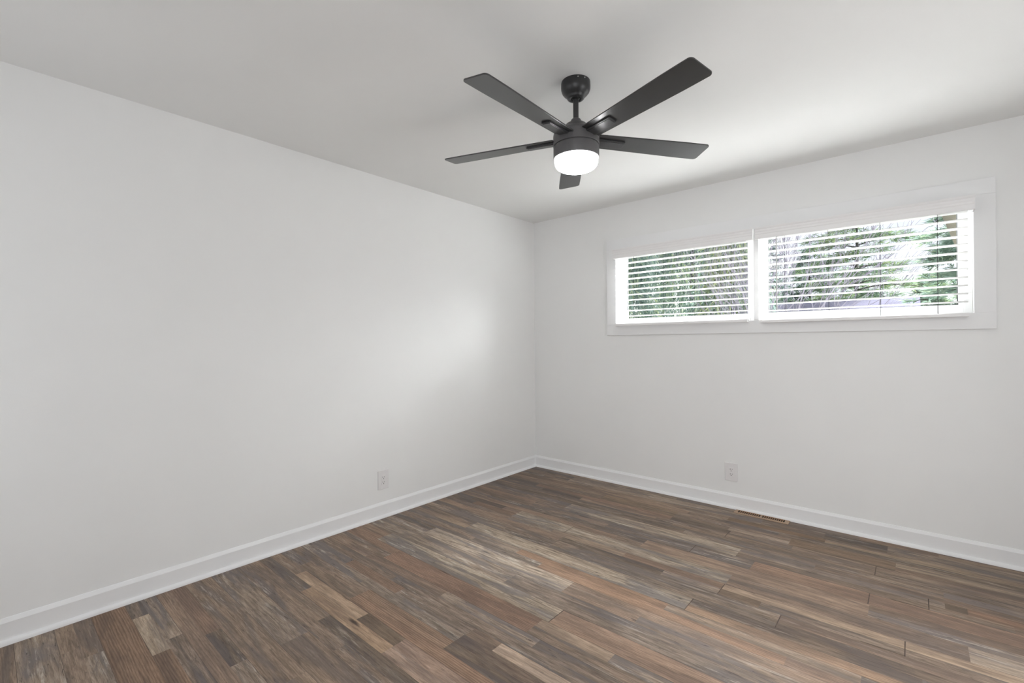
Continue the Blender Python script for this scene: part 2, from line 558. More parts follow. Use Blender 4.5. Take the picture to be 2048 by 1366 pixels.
    def fill(k, hs, y0, y1):
        spans = sorted(occ.get((k, hs[0]), []), key=lambda s: s[0]) if len(hs) == 1 else []
        x = x_min
        items = []
        cur = x_min
        merged = []
        for s in spans:
            a, b = max(s[0], cur), s[1]
            if b <= a + 0.01:
                continue
            merged.append((a, b, s))
            cur = b
        cur = x_min
        for a, b, s in merged + [(x_max, x_max, None)]:
            xx = cur
            while xx < a - 1e-4:
                ln = rnd.choice((0.35, 0.55, 0.8, 1.1, 1.3)) * rnd.uniform(0.8, 1.2)
                e = min(a, xx + ln)
                if a - e < 0.15:
                    e = a
                c, w, g = choose()
                quad(xx, e, y0, y1, c, w, g, rnd.random())
                xx = e
            if s is not None:
                sd = seeds.setdefault(s[5], rnd.random())
                quad(a, min(b, x_max), y0, y1, s[2], s[3], s[4], sd)
                cur = b
    for k in range(-1, 40):
        ya = Y0 - ROW * k                 # far edge of the row
        yb = ya - ROW
        ym = (ya + yb) / 2
        if ya < YB - 0.02 or yb > 0.02:
            continue
        if (k, 0) in occ or (k, 1) in occ or rnd.random() < 0.42:
            fill(k, (0,), ym, ya)
            fill(k, (1,), yb, ym)
        else:
            fill(k, (0, 1), yb, ya)
    # joints between planks: hairline grooves along the rows and darker gaps at board ends
    zz = 0.0004
    for k in range(0, 38):
        y = Y0 - ROW * k
        if -0.0 > y > YB:
            quad(0, XR, y - 0.0007, y + 0.0007, (72, 63, 56), 0.2, 0.1, rnd.random(), zz)
    for k, x in joints:
        ya = Y0 - ROW * k
        quad(x - 0.002, x + 0.002, ya - ROW, ya, (62, 52, 45), 0.1, 0.1, rnd.random(), zz)
        s = rnd.choice((-1, 1))
        quad(min(x, x + s * 0.14), max(x, x + s * 0.14), ya - 0.004 - (0.114 if s < 0 else 0), ya - 0.0005 - (0.114 if s < 0 else 0), (74, 63, 55), 0.1, 0.1, rnd.random(), zz)
    me = bpy.data.meshes.new('floor')
    # slab below the planks so the floor has thickness
    nq = len(verts)
    x0, x1, y0, y1 = -T, XR + T, YB - T, T
    slab = [(x, y, z) for x in (x0, x1) for y in (y0, y1) for z in (-0.2, -0.002)]
    verts.extend(slab)
    for q in ((0, 1, 3, 2), (4, 6, 7, 5), (0, 4, 5, 1), (2, 3, 7, 6), (0, 2, 6, 4), (1, 5, 7, 3)):
        faces.append(tuple(nq + i for i in q))
        cols.append((*s2l(110, 96, 84), 1))
        prm.append((0.5, 0.2, 0.2, 1))
    me.from_pydata(verts, [], faces)
    for nm, vals in (('strip_color', cols), ('strip_param', prm)):
        at = me.attributes.new(nm, 'FLOAT_COLOR', 'FACE')
        at.data.foreach_set('color', np.array(vals, dtype=np.float32).ravel())
    o = link_mesh('floor', me, MAT['floor'])
    return tag(o, 'brown and grey weathered wood look plank floor', 'floor', kind='structure')
build_floor()

bm = bmesh.new()
box(bm, -T, XR + T, YB - T, T, H, H + 0.2)
tag(obj('ceiling', bm, MAT['ceiling']), 'plain white ceiling the black fan hangs from', 'ceiling', kind='structure')

bm = bmesh.new()
box(bm, -T, 0, YB - T, T, 0, H)
tag(obj('wall_left', bm, MAT['wall']), 'long blank white wall on the left', 'wall', kind='structure')

def wall_with_holes(bm, fixed_axis, lo, hi, a0, a1, z0, z1, holes):
    def bx(p, q, r, s):
        if q - p < 1e-5 or s - r < 1e-5:
            return
        if fixed_axis == 'y':
            box(bm, p, q, lo, hi, r, s)
        else:
            box(bm, lo, hi, p, q, r, s)
    hz0, hz1 = holes[0][2], holes[0][3]
    bx(a0, a1, z0, hz0)
    bx(a0, a1, hz1, z1)
    cur = a0
    for h in holes:
        bx(cur, h[0], hz0, hz1)
        cur = h[1]
    bx(cur, a1, hz0, hz1)

bm = bmesh.new()
wall_with_holes(bm, 'y', 0, T, 0, XR + T, 0, H, [(*WL, WZ0, WZ1), (*WR, WZ0, WZ1)])
tag(obj('wall_front', bm, MAT['wall']), 'white wall with the two high windows', 'wall', kind='structure')
SIDE = (-2.02, -1.18, 0.0, 2.03)  # doorway opening added for the side fill light
bm = bmesh.new()
wall_with_holes(bm, 'x', XR, XR + T, YB, 0, 0, H, [SIDE])
tag(obj('wall_right', bm, MAT['wall']), 'white side wall to the right of the viewer', 'wall', kind='structure')
REAR = (0.33, 1.27, 0.36, 2.24)
REAR2 = (2.63, 3.57, 0.36, 2.24)  # both rear openings are added for the rear fill lights
bm = bmesh.new()
wall_with_holes(bm, 'y', YB - T, YB, 0, XR + T, 0, H, [REAR, REAR2])
tag(obj('wall_back', bm, MAT['wall']), 'white rear wall behind the viewer', 'wall', kind='structure')

# baseboards: square-edged board with an eased top, and a quarter-round shoe
BB = [(0, 0), (0.014, 0), (0.014, 0.0885), (0.0115, 0.0930), (0.0045, 0.1045), (0.002, 0.106), (0, 0.106)]
SH = [(0.014, 0), (0.031, 0), (0.0305, 0.006), (0.0285, 0.0115), (0.025, 0.016), (0.020, 0.0185), (0.014, 0.0195)]
def run(name, prof, wall, a, b, label):
    bm = bmesh.new()
    if wall == 'left':
        prism(bm, [(d, z) for d, z in prof], 'y', a, b)
    elif wall == 'front':
        prism(bm, [(-d, z) for d, z in prof], 'x', a, b)
    elif wall == 'right':
        prism(bm, [(XR - d, z) for d, z in prof], 'y', a, b)
    elif wall == 'back':
        prism(bm, [(YB + d, z) for d, z in prof], 'x', a, b)
    tag(obj(name, bm, MAT['trim'], auto=12 if 'base' in name else 35), label, 'baseboard' if 'base' in name else 'trim', kind='structure')
run('baseboard_left', BB, 'left', YB, 0, 'white baseboard along the left wall')
run('baseboard_front', BB, 'front', 0, XR, 'white baseboard below the windows')
run('baseboard_right', BB, 'right', YB, SIDE[0], 'white baseboard of the right side wall, behind the added doorway')
run('baseboard_side', BB, 'right', SIDE[1], 0, 'white baseboard of the right side wall, between added doorway and window wall')
run('baseboard_back', BB, 'back', 0, XR, 'white baseboard along the rear wall')
run('trim_1', SH, 'left', YB, 0, 'white shoe moulding at the foot of the left baseboard')
run('trim_2', SH, 'front', 0, XR, 'white shoe moulding at the foot of the window wall baseboard')

# ------------------------------------------------------------------ window casing
CX0, CX1, CZ0, CZ1 = 0.833, 3.231, 1.2985, 2.135
CT = 0.018
def trim_box(name, a, label, bev=0.0015):
    bm = bmesh.new()
    box(bm, *a)
    tag(obj(name, bm, MAT['trim'], bevel=bev, seg=2), label, 'trim', kind='structure')
trim_box('trim_3', (CX0, CX1, -CT, 0, CZ0, WZ0), 'flat white casing board under both windows')
trim_box('trim_4', (CX0, CX1, -CT, 0, WZ1, CZ1), 'flat white casing board over both windows')
trim_box('trim_5', (CX0, WL[0], -CT, 0, WZ0, WZ1), 'white casing board left of the left window')
trim_box('trim_6', (WR[1], CX1, -CT, 0, WZ0, WZ1), 'white casing board right of the right window')
trim_box('trim_7', (WL[1], WR[0], -CT, 0, WZ0, WZ1), 'narrow white post between the two windows')

# ------------------------------------------------------------------ windows
def build_window(idx, x0, x1, gx0, gx1, label, axis='y', plane=0.0, z0=WZ0, z1=WZ1):
    w = empty('window_%d' % idx, ((x0 + x1) / 2, 0.09, z0))
    tag(w, label, 'window', kind='structure')
    gz0, gz1 = z0 + 0.052, z1 - 0.05
    e = 0.0006
    bm = bmesh.new()                      # outer vinyl frame
    ya, yb = 0.050, 0.135
    box(bm, x0 + e, gx0 - 0.022, ya, yb, z0 + e, z1 - e)
    box(bm, gx1 + 0.022, x1 - e, ya, yb, z0 + e, z1 - e)
    box(bm, gx0 - 0.022, gx1 + 0.022, ya, yb, z0 + e, gz0 - 0.022)
    box(bm, gx0 - 0.022, gx1 + 0.022, ya, yb, gz1 + 0.022, z1 - e)
    part('frame', bm, MAT['vinyl'], w, bevel=0.002)
    bm = bmesh.new()                      # sash
    ya, yb = 0.064, 0.112
    box(bm, gx0 - 0.022, gx0, ya, yb, gz0 - 0.022, gz1 + 0.022)
    box(bm, gx1, gx1 + 0.022, ya, yb, gz0 - 0.022, gz1 + 0.022)
    box(bm, gx0, gx1, ya, yb, gz0 - 0.022, gz0)
    box(bm, gx0, gx1, ya, yb, gz1, gz1 + 0.022)
    part('sash', bm, MAT['vinyl'], w, bevel=0.0015)
    bm = bmesh.new()                      # dark glazing gasket around the pane
    t = 0.005
    ya, yb = 0.084, 0.096
    box(bm, gx0, gx0 + t, ya, yb, gz0, gz1)
    box(bm, gx1 - t, gx1, ya, yb, gz0, gz1)
    box(bm, gx0 + t, gx1 - t, ya, yb, gz0, gz0 + t)
    box(bm, gx0 + t, gx1 - t, ya, yb, gz1 - t, gz1)
    part('gasket', bm, MAT['gasket'], w)
    bm = bmesh.new()
    box(bm, gx0 + t, gx1 - t, 0.088, 0.092, gz0 + t, gz1 - t)
    part('pane', bm, MAT['glass'], w)
build_window(1, *WL, 0.975, 1.962, 'window on the left behind a lowered white blind without a wand')
build_window(2, *WR, 2.092, 3.084, 'window on the right behind a lowered white blind with a wand')

def added_window(idx, axis, plane, a0, a1, z0, z1, out, label):
    """unseen rear wall windows, added to frame the fill lights"""
    w = empty('window_%d' % idx, (plane, (a0 + a1) / 2, z0) if axis == 'x' else ((a0 + a1) / 2, plane, z0))
    tag(w, label, 'window', kind='structure')
    def bx(bm, p, q, lo, hi, r, s):
        lo, hi = min(lo, hi), max(lo, hi)
        if axis == 'x':
            box(bm, lo, hi, p, q, r, s)
        else:
            box(bm, p, q, lo, hi, r, s)
    bm = bmesh.new()
    f, e = 0.045, 0.0006
    lo, hi = plane + out * 0.10, plane + out * 0.145
    bx(bm, a0 + e, a0 + f, lo, hi, z0 + e, z1 - e)
    bx(bm, a1 - f, a1 - e, lo, hi, z0 + e, z1 - e)
    bx(bm, a0 + f, a1 - f, lo, hi, z0 + e, z0 + f)
    bx(bm, a0 + f, a1 - f, lo, hi, z1 - f, z1 - e)
    part('frame', bm, MAT['vinyl'], w)
    bm = bmesh.new()
    bx(bm, a0 + f, a1 - f, plane + out * 0.118, plane + out * 0.122, z0 + f, z1 - f)
    part('pane', bm, MAT['glass'], w)
added_window(3, 'y', YB, *REAR, -1, 'unseen left window added to the rear wall around a fill light')
added_window(4, 'y', YB, *REAR2, -1, 'unseen right window added to the rear wall around a fill light')
# unseen hallway added behind the side fill light and its doorway
bm = bmesh.new()
hx0, hx1, hy0, hy1 = XR + T, XR + T + 1.1, -2.6, -0.6
box(bm, hx1, hx1 + 0.1, hy0, hy1, 0, H)
box(bm, hx0, hx1 + 0.1, hy0 - 0.1, hy0, 0, H)
box(bm, hx0, hx1 + 0.1, hy1, hy1 + 0.1, 0, H)
box(bm, hx0, hx1 + 0.1, hy0 - 0.1, hy1 + 0.1, H, H + 0.1)
tag(obj('wall_added_hallway', bm, MAT['wall']), 'unseen white hallway added behind the side fill light', 'wall', kind='structure')
bm = bmesh.new()
box(bm, hx0, hx1 + 0.1, hy0 - 0.1, hy1 + 0.1, -0.2, 0)
MAT['hall_floor'] = painted('hall_floor_brown', s2l(126, 111, 99), 0.6, 0.1, 8.0)
tag(obj('floor_added_hallway', bm, MAT['hall_floor']), 'brown floor of the unseen hallway added behind the side fill light', 'floor', kind='structure')


# ------------------------------------------------------------------ blinds
TILT = math.radians(4.5)
def build_blind(sx0, sx1, vx0, vx1, cords, wand_x, clip_x, rail_z, outer, label):
    t = empty('window_blind', ((sx0 + sx1) / 2, -0.045, 2.03))
    tag(t, label, 'blind', 'white blinds on the two windows')
    # slats: gently crowned laths, room edge a little higher
    bm = bmesh.new()
    wd, th = 0.050, 0.0027
    for k in range(-1, 11):
        zf = 1.915 - 0.0458 * k + (rail_z - 1.370) * (k / 11.0)
        top, bot = [], []
        for i in range(7):
            u = i / 6
            d = u * wd
            crown = 0.0022 * (1 - (2 * u - 1) ** 2)
            y = -0.070 + d * math.cos(TILT)
            z = zf - d * math.sin(TILT) + crown
            top.append((y, z))
            bot.append((y, z - th))
        prism(bm, top + bot[::-1], 'x', sx0, sx1)
    part('slat_panel', bm, MAT['slat'], t, auto=35)
    # bottom rail
    bm = bmesh.new()
    z0, z1 = rail_z, rail_z + 0.020
    prism(bm, [(-0.071, z0 + 0.003), (-0.069, z0), (-0.0225, z0), (-0.0205, z0 + 0.003), (-0.0205, z1 - 0.004), (-0.0235, z1), (-0.067, z1 + 0.001), (-0.071, z1 - 0.002)], 'x', sx0, sx1)
    part('bottom_rail', bm, MAT['valance'], t, auto=30)
    # head rail
    bm = bmesh.new()
    box(bm, sx0, sx1, -0.074, -0.0195, 1.972, 2.026)
    part('headrail', bm, MAT['valance'], t, bevel=0.002)
    # moulded valance with short returns
    bm = bmesh.new()
    zb, zt = 1.955, 2.034
    prof = [(-0.083, zb), (-0.0925, zb), (-0.0945, zb + 0.003), (-0.0945, zb + 0.030), (-0.0965, zb + 0.034), (-0.0965, zb + 0.046),
            (-0.0985, zb + 0.050), (-0.1000, zb + 0.056), (-0.1000, zb + 0.063), (-0.1045, zb + 0.069), (-0.1060, zt - 0.006), (-0.1060, zt), (-0.083, zt)]
    prism(bm, prof, 'x', vx0, vx1)
    rx = vx0 if outer == 'left' else vx1 - 0.006      # a return closes the outer end only
    box(bm, rx, rx + 0.006, -0.083, -0.0185, zb, zt)
    part('valance', bm, MAT['valance'], t, auto=20)
    bm = bmesh.new()
    box(bm, clip_x - 0.028, clip_x + 0.028, -0.107, -0.080, zt + 0.0002, zt + 0.0018)
    part('valance_clip', bm, MAT['plate'], t)
    for cx in cords:
        bm = bmesh.new()
        for y in (-0.0722, -0.0193):
            tube(bm, [(cx, y, rail_z + (0.019 if y < -0.05 else 0.0)), (cx, y, 1.975)], 0.0010, 6)
        part('ladder_cord', bm, MAT['cord'], t)
    if wand_x is not None:
        bm = bmesh.new()
        tube(bm, [(wand_x, -0.112, 1.448), (wand_x, -0.112, 1.454), (wand_x, -0.112, 1.93), (wand_x, -0.112, 1.944)], [0.0055, 0.0042, 0.0042, 0.003], 6)
        tube(bm, [(wand_x, -0.112, 1.944), (wand_x, -0.110, 1.952), (wand_x, -0.095, 1.951), (wand_x, -0.078, 1.968)], 0.0014, 6)
        part('tilt_wand', bm, MAT['wand'], t)
build_blind(0.936, 1.987, 0.930, 2.032, (1.117, 1.372, 1.618, 1.884), None, 1.47, 1.377, 'left',
            'white slatted blind on the left window, without a hanging wand')
build_blind(2.066, 3.118, 2.050, 3.145, (2.226, 2.472, 2.735, 2.993), 2.184, 2.60, 1.368, 'right',
            'white slatted blind on the right window, with a thin tilt wand')

# ------------------------------------------------------------------ ceiling fan
FX, FY = 1.7155, -1.8640
fan = empty('ceiling_fan', (FX, FY, H))
tag(fan, 'black five blade ceiling fan with a lit white globe', 'ceiling fan')

bm = bmesh.new()
lathe(bm, [(0.0, H), (0.0655, H), (0.0665, H - 0.004), (0.0672, H - 0.022), (0.0665, H - 0.034), (0.0625, H - 0.046), (0.055, H - 0.056),
           (0.046, H - 0.064), (0.0415, H - 0.069), (0.0395, H - 0.0735), (0.0375, H - 0.0765), (0.029, H - 0.078), (0.022, H - 0.0755), (0.0205, H - 0.070), (0.0, H - 0.066)], FX, FY, 64)
canopy = part('canopy', bm, MAT['fan_canopy'], fan, auto=50)
for a in (-48, -20):
    bm = bmesh.new()
    d = Vector((math.cos(math.radians(a)), math.sin(math.radians(a)), 0))
    c = Vector((FX, FY, H - 0.010)) + d * 0.0655
    tube(bm, [c, c + d * 0.003], 0.0028, 10)
    part('screw', bm, MAT['screw'], canopy)
bm = bmesh.new()
lathe(bm, [(0, H - 0.062), (0.012, H - 0.063), (0.0195, H - 0.070), (0.0195, H - 0.0735), (0.015, H - 0.080), (0, H - 0.081)], FX, FY, 32)
part('hanger_ball', bm, MAT['rubber'], fan, smooth=True)
bm = bmesh.new()
lathe(bm, [(0, H - 0.060), (0.0127, H - 0.060), (0.0127, 2.250), (0, 2.250)], FX, FY, 32)
part('downrod', bm, MAT['fan_canopy'], fan, auto=40)
bm = bmesh.new()
lathe(bm, [(0, 2.272), (0.0165, 2.272), (0.0215, 2.268), (0.026, 2.258), (0.028, 2.246), (0.028, 2.236), (0, 2.236)], FX, FY, 40)
part('coupling', bm, MAT['fan_metal'], fan, auto=40)
bm = bmesh.new()
lathe(bm, [(0, 2.247), (0.040, 2.247), (0.047, 2.244), (0.053, 2.236), (0.060, 2.226), (0.074, 2.216), (0.090, 2.209), (0.100, 2.203), (0.1045, 2.196),
           (0.1055, 2.188), (0.1055, 2.1450), (0.1045, 2.1440), (0.1000, 2.1438), (0.1000, 2.1400), (0.1030, 2.1398), (0.1043, 2.1385), (0.1045, 2.088), (0.1035, 2.086), (0.100, 2.086), (0.0, 2.088)], FX, FY, 72)
part('motor_housing', bm, MAT['fan_metal'], fan, auto=30)
bm = bmesh.new()
lathe(bm, [(0, 2.0875), (0.0985, 2.0875), (0.0985, 2.072), (0.0975, 2.0635), (0.0945, 2.0560), (0.089, 2.0490), (0.080, 2.0430), (0.066, 2.0385), (0.048, 2.0360), (0.025, 2.0348), (0, 2.0345)], FX, FY, 64)
g = part('light_globe', bm, MAT['globe'], fan, smooth=True)
g['label'] = 'glowing white opal glass globe'

ZB, RT, TH0 = 2.1785, 0.6665, math.radians(-17.31)
PIT = math.radians(9.6)
def blade_outline():
    pts = []
    def hw(r):                # half width
        return 0.050 + (0.0615 - 0.050) * min(1, max(0, (r - 0.10) / 0.45))
    r0_, rad = 0.098, 0.017
    N = 10
    for i in range(N + 1):    # +n edge outwards
        r = r0_ + (RT - rad - r0_) * i / N
        pts.append((r, hw(r)))
    for i in range(1, 7):
        a = PI / 2 - PI / 2 * i / 6
        pts.append((RT - rad + rad * math.cos(a), hw(RT) - rad + rad * math.sin(a)))
    for i in range(0, 7):
        a = -PI / 2 * i / 6
        pts.append((RT - rad + rad * math.cos(a), -hw(RT) + rad + rad * math.sin(a)))
    for i in range(N - 0, -1, -1):
        r = r0_ + (RT - rad - r0_) * i / N
        if i < N:
            pts.append((r, -hw(r)))
    return pts
def to_world(bm, ang):
    R = Matrix.Rotation(ang, 4, 'Z') @ Matrix.Rotation(-PIT, 4, 'X')
    for v in bm.verts:
        v.co = R @ v.co + Vector((FX, FY, ZB))
for k in range(5):
    ang = TH0 + k * 2 * PI / 5
    bm = bmesh.new()
    prism(bm, blade_outline(), 'z', -0.003, 0.003)
    to_world(bm, ang)
    bl = part('blade', bm, MAT['fan_blade'], fan, bevel=0.0012, seg=2)
    # blade bracket: bent tongue with a raised rim under the blade
    bm = bmesh.new()
    def tongue(r0_, r1_, w0, w1, z0_, z1_, rc):
        P = [(r0_, w0)]
        for i in range(7):
            a = PI / 2 - PI / 2 * i / 6
            P.append((r1_ - rc + rc * math.cos(a), w1 - rc + rc * math.sin(a)))
        for i in range(7):
            a = -PI / 2 * i / 6
            P.append((r1_ - rc + rc * math.cos(a), -w1 + rc + rc * math.sin(a)))
        P.append((r0_, -w0))
        prism(bm, P, 'z', z0_, z1_)
    tongue(0.085, 0.238, 0.027, 0.0245, -0.0105, -0.0031, 0.007)
    tongue(0.085, 0.2335, 0.0215, 0.0195, -0.0125, -0.0104, 0.005)
    to_world(bm, ang)
    part('blade_bracket', bm, MAT['fan_iron'], bl, bevel=0.0012, seg=2)

# ------------------------------------------------------------------ outlets
def build_outlet(wall, c, z, label):
    t = empty('wall_outlet', (0, c, z) if wall == 'left' else (c, 0, z))
    tag(t, label, 'outlet', 'duplex outlets low on the walls')
    def M3(u, v, d):     # u along wall, v up, d into the room
        return (d, c + u, z + v) if wall == 'left' else (c + u, -d, z + v)
    def bx(bm, u0, u1, v0, v1, d0, d1):
        vs = [bm.verts.new(M3(u, v, d)) for u in (u0, u1) for v in (v0, v1) for d in (d0, d1)]
        for q in ((0, 1, 3, 2), (4, 6, 7, 5), (0, 4, 5, 1), (2, 3, 7, 6), (0, 2, 6, 4), (1, 5, 7, 3)):
            bm.faces.new([vs[i] for i in q])
    bm = bmesh.new()
    bx(bm, -0.0435, 0.0435, -0.0665, 0.0665, 0, 0.0080)
    part('cover_plate', bm, MAT['plate'], t, bevel=0.0025, seg=3)
    bm = bmesh.new()
    bx(bm, -0.0168, 0.0168, -0.0335, 0.0335, 0.0070, 0.0100)
    rc = part('receptacle', bm, MAT['plate'], t, bevel=0.0012, seg=2)
    for dz in (0.0155, -0.0195):
        bm = bmesh.new()
        bx(bm, -0.0080, -0.0052, dz, dz + 0.0095, 0.0090, 0.0102)
        bx(bm, 0.0052, 0.0077, dz + 0.001, dz + 0.0088, 0.0090, 0.0102)
        bx(bm, -0.0028, 0.0028, dz - 0.0095, dz - 0.0045, 0.0090, 0.0102)
        part('slot_trio', bm, MAT['slot'], rc)
build_outlet('left', -1.7745, 0.265, 'white wall outlet low on the blank left wall')
build_outlet('front', 1.855, 0.2665, 'white wall outlet under the windows, above the floor register')

# ------------------------------------------------------------------ floor register
t = empty('floor_register', (2.067, -0.066, 0))
tag(t, 'tan metal floor register with slots against the window wall baseboard', 'floor vent')
bm = bmesh.new()
x0, x1, y0, y1, zt = 1.895, 2.239, -0.106, -0.0315, 0.0045
hx0, hx1, hy0, hy1, mid = 1.915, 2.212, -0.084, -0.036, 2.066
for a in ((x0, hx0, y0, y1), (hx1, x1, y0, y1), (hx0, hx1, y0, hy0), (hx0, hx1, hy1, y1), (mid - 0.006, mid + 0.006, hy0, hy1)):
    box(bm, *a, 0.0006, zt)
part('faceplate', bm, MAT['vent'], t)
def fins(a, b, lean):
    bm = bmesh.new()
    n = 11
    for i in range(1, n):
        x = a + (b - a) * i / n
        w = 0.0027 if lean == 0 else 0.0018
        vs = [(x - w - lean * 0.003, 0.0012), (x + w - lean * 0.003, 0.0012), (x + w + lean * 0.003, zt - 0.0003), (x - w + lean * 0.003, zt - 0.0003)]
        prism(bm, vs, 'y', hy0, hy1)
    part('louver', bm, MAT['vent_fin'], t)
fins(hx0, mid - 0.006, 1.0)
fins(mid + 0.006, hx1, 0)
bm = bmesh.new()
box(bm, hx0, hx1, hy0, hy1, 0.0006, 0.0011)
part('duct_shade_plate', bm, MAT['duct'], t)  # dark plate on the floor, its colour stands for shade inside the duct

# ------------------------------------------------------------------ outdoors
bm = bmesh.new()
box(bm, -40, 40, T, 60, -0.9, -0.5)
MAT['lawn'] = painted('pale_gravel', (0.46, 0.45, 0.43), 0.9, 0.12, 1.2)
tag(obj('ground', bm, MAT['lawn']), 'pale gravel yard outside below the windows', 'ground', kind='structure')

def leaf_material(name, c_dark, c_mid, c_light, trans=0.3, scale=1.4):
    m, nt, b, out = new_mat(name)
    g = nd(nt, 'ShaderNodeNewGeometry')
    n = nd(nt, 'ShaderNodeTexNoise', Scale=scale, Detail=3.0)
    nt.links.new(g.outputs['Position'], n.inputs['Vector'])
    f = mth(nt, 'ADD', mth(nt, 'MULTIPLY', n.outputs['Fac'], 0.75), mth(nt, 'MULTIPLY', g.outputs['Random Per Island'], 0.3))
    c = ramp(nt, f, [(0.36, c_dark), (0.52, c_mid), (0.70, c_light)])
    nt.links.new(c, b.inputs['Base Color'])
    b.inputs['Roughness'].default_value = 0.8
    b.inputs['Specular IOR Level'].default_value = 0.02
    tr = nd(nt, 'ShaderNodeBsdfTranslucent')
    nt.links.new(c, tr.inputs['Color'])
    mx = nd(nt, 'ShaderNodeMixShader', Fac=trans)
    nt.links.new(b.outputs[0], mx.inputs[1])
    nt.links.new(tr.outputs[0], mx.inputs[2])
    nt.links.new(mx.outputs[0], out.inputs['Surface'])
    return m
MAT['needle_dark'] = leaf_material('needles_blue_green', (0.050, 0.082, 0.076), (0.085, 0.132, 0.114), (0.170, 0.225, 0.130))
MAT['needle_mid'] = leaf_material('needles_mid_green', (0.068, 0.105, 0.076), (0.112, 0.168, 0.112), (0.215, 0.265, 0.125))
MAT['needle_light'] = leaf_material('leaves_pale_green', (0.140, 0.205, 0.170), (0.225, 0.310, 0.250), (0.330, 0.400, 0.270))
MAT['drape'] = leaf_material('sprays_blue_green', (0.150, 0.212, 0.194), (0.255, 0.340, 0.298), (0.450, 0.500, 0.285), scale=0.9)
MAT['bark'] = painted('bark_grey_brown', (0.050, 0.050, 0.044), 0.9, 0.25, 14.0)
MAT['bark_pale'] = painted('bark_pale_mauve', (0.16, 0.15, 0.18), 0.9, 0.2, 14.0)
MAT['shingle'] = painted('roof_mauve_grey_shingle', (0.110, 0.106, 0.140), 0.9, 0.14, 6.0, 0, 0, 0.0)
MAT['gutter'] = painted('gutter_pale_mauve', (0.16, 0.16, 0.20), 0.8, 0.04, 6.0, 0, 0, 0.0)

class Leaves:
    """gathers many small needle blades or leaves of one plant into one mesh"""
    def __init__(self, seed):
        self.r = np.random.default_rng(seed)
        self.V, self.F, self.n = [], [], 0
    def blades(self, base, d, width):
        """base, d: (N,3); a slim folded blade (two triangles) from base along d"""
        N = len(base)
        rnd = self.r.normal(size=(N, 3))
        side = np.cross(d, rnd)
        side /= np.linalg.norm(side, axis=1, keepdims=True) + 1e-9
        side *= np.asarray(width).reshape(-1, 1)
        up = np.cross(side, d)
        up /= np.linalg.norm(up, axis=1, keepdims=True) + 1e-9
        m = base + d * 0.45
        v = np.stack([base, m + side, base + d, m - side], 1) + 0
        v[:, 1] += up * np.asarray(width).reshape(-1, 1) * 0.4
        v[:, 3] += up * np.asarray(width).reshape(-1, 1) * 0.4
        self.V.append(v.reshape(-1, 3))
        i = self.n + 4 * np.arange(N)[:, None]
        self.F.append(np.concatenate([i + [[0, 1, 2]], i + [[0, 2, 3]]]))
        self.n += 4 * N
    def build(self, name, mat, parent):
        V = np.concatenate(self.V)
        F = np.concatenate(self.F)
        V = V - np.array(parent.location)
        me = bpy.data.meshes.new(name)
        me.from_pydata(V.tolist(), [], F.tolist())
        o = link_mesh(name, me, mat, parent)
        return o

def conifer(name, loc, h, z_low, reach, whorls, per, tufts, blades_n, blen, mat, bark, label, seed, trunk_r=0.07, droop=0.15, rise=0.25, group=None, irregular=0.35, bw=0.008):
    rng = random.Random(seed)
    root = empty(name, loc)
    tag(root, label, 'tree', group)
    base = Vector(loc)
    bm = bmesh.new()
    n = 8
    tube(bm, [base + Vector((0.02 * math.sin(i * 1.7), 0.02 * math.cos(i * 2.1), h * i / n)) for i in range(n + 1)], [trunk_r * (1 - 0.88 * i / n) for i in range(n + 1)], 10)
    lv = Leaves(seed)
    bmb = bm
    for w in range(whorls):
        f = (w + 0.5) / whorls
        z = z_low + (h - z_low) * f
        for k in range(per):
            a = 2 * PI * (k + rng.random() * 0.8) / per + w * 0.9
            ln = reach * (1 - f) ** 0.75 * rng.uniform(1 - irregular, 1.0 + irregular * 0.4) + 0.12
            zz = z + rng.uniform(-0.5, 0.5) * (h - z_low) / whorls
            pts = []
            for i in range(6):
                u = i / 5
                pts.append(base + Vector((math.cos(a) * ln * u, math.sin(a) * ln * u, zz + ln * (rise * u - (rise + droop) * u * u * 0.8))))
            tube(bmb, pts, [trunk_r * 0.28 * (1 - 0.85 * i / 5) * (1 - 0.6 * f) + 0.003 for i in range(6)], 5)
            P = np.array([list(p) for p in pts])
            nt_ = max(3, int(tufts * ln / reach))
            uu_ = lv.r.uniform(0.22, 1.0, nt_)
            idx = np.minimum((uu_ * 5).astype(int), 4)
            fr = (uu_ * 5 - idx)[:, None]
            c = P[idx] * (1 - fr) + P[idx + 1] * fr
            # side twigs carry the tufts away from the branch
            sidev = np.array([-math.sin(a), math.cos(a), 0.0])
            off = lv.r.normal(size=nt_) * 0.20 * ln * (1.05 - uu_ * 0.6)
            c = c + sidev[None] * off[:, None] + lv.r.normal(size=(nt_, 3)) * [[0.03, 0.03, 0.035]]
            out = np.array([math.cos(a), math.sin(a), 0.05])
            for j in range(nt_):
                d = lv.r.normal(size=(blades_n, 3))
                d[:, 2] *= 0.55
                d /= np.linalg.norm(d, axis=1, keepdims=True)
                d = d * 0.85 + out * 0.5 + sidev * np.sign(off[j]) * 0.3
                d *= blen * lv.r.uniform(0.6, 1.25, (blades_n, 1))
                lv.blades(np.repeat(c[j][None], blades_n, 0), d, bw * lv.r.uniform(0.6, 1.3, blades_n))
    part('trunk', bmb, MAT[bark], root, smooth=True)
    lv.build('foliage', MAT[mat], root)
    return root

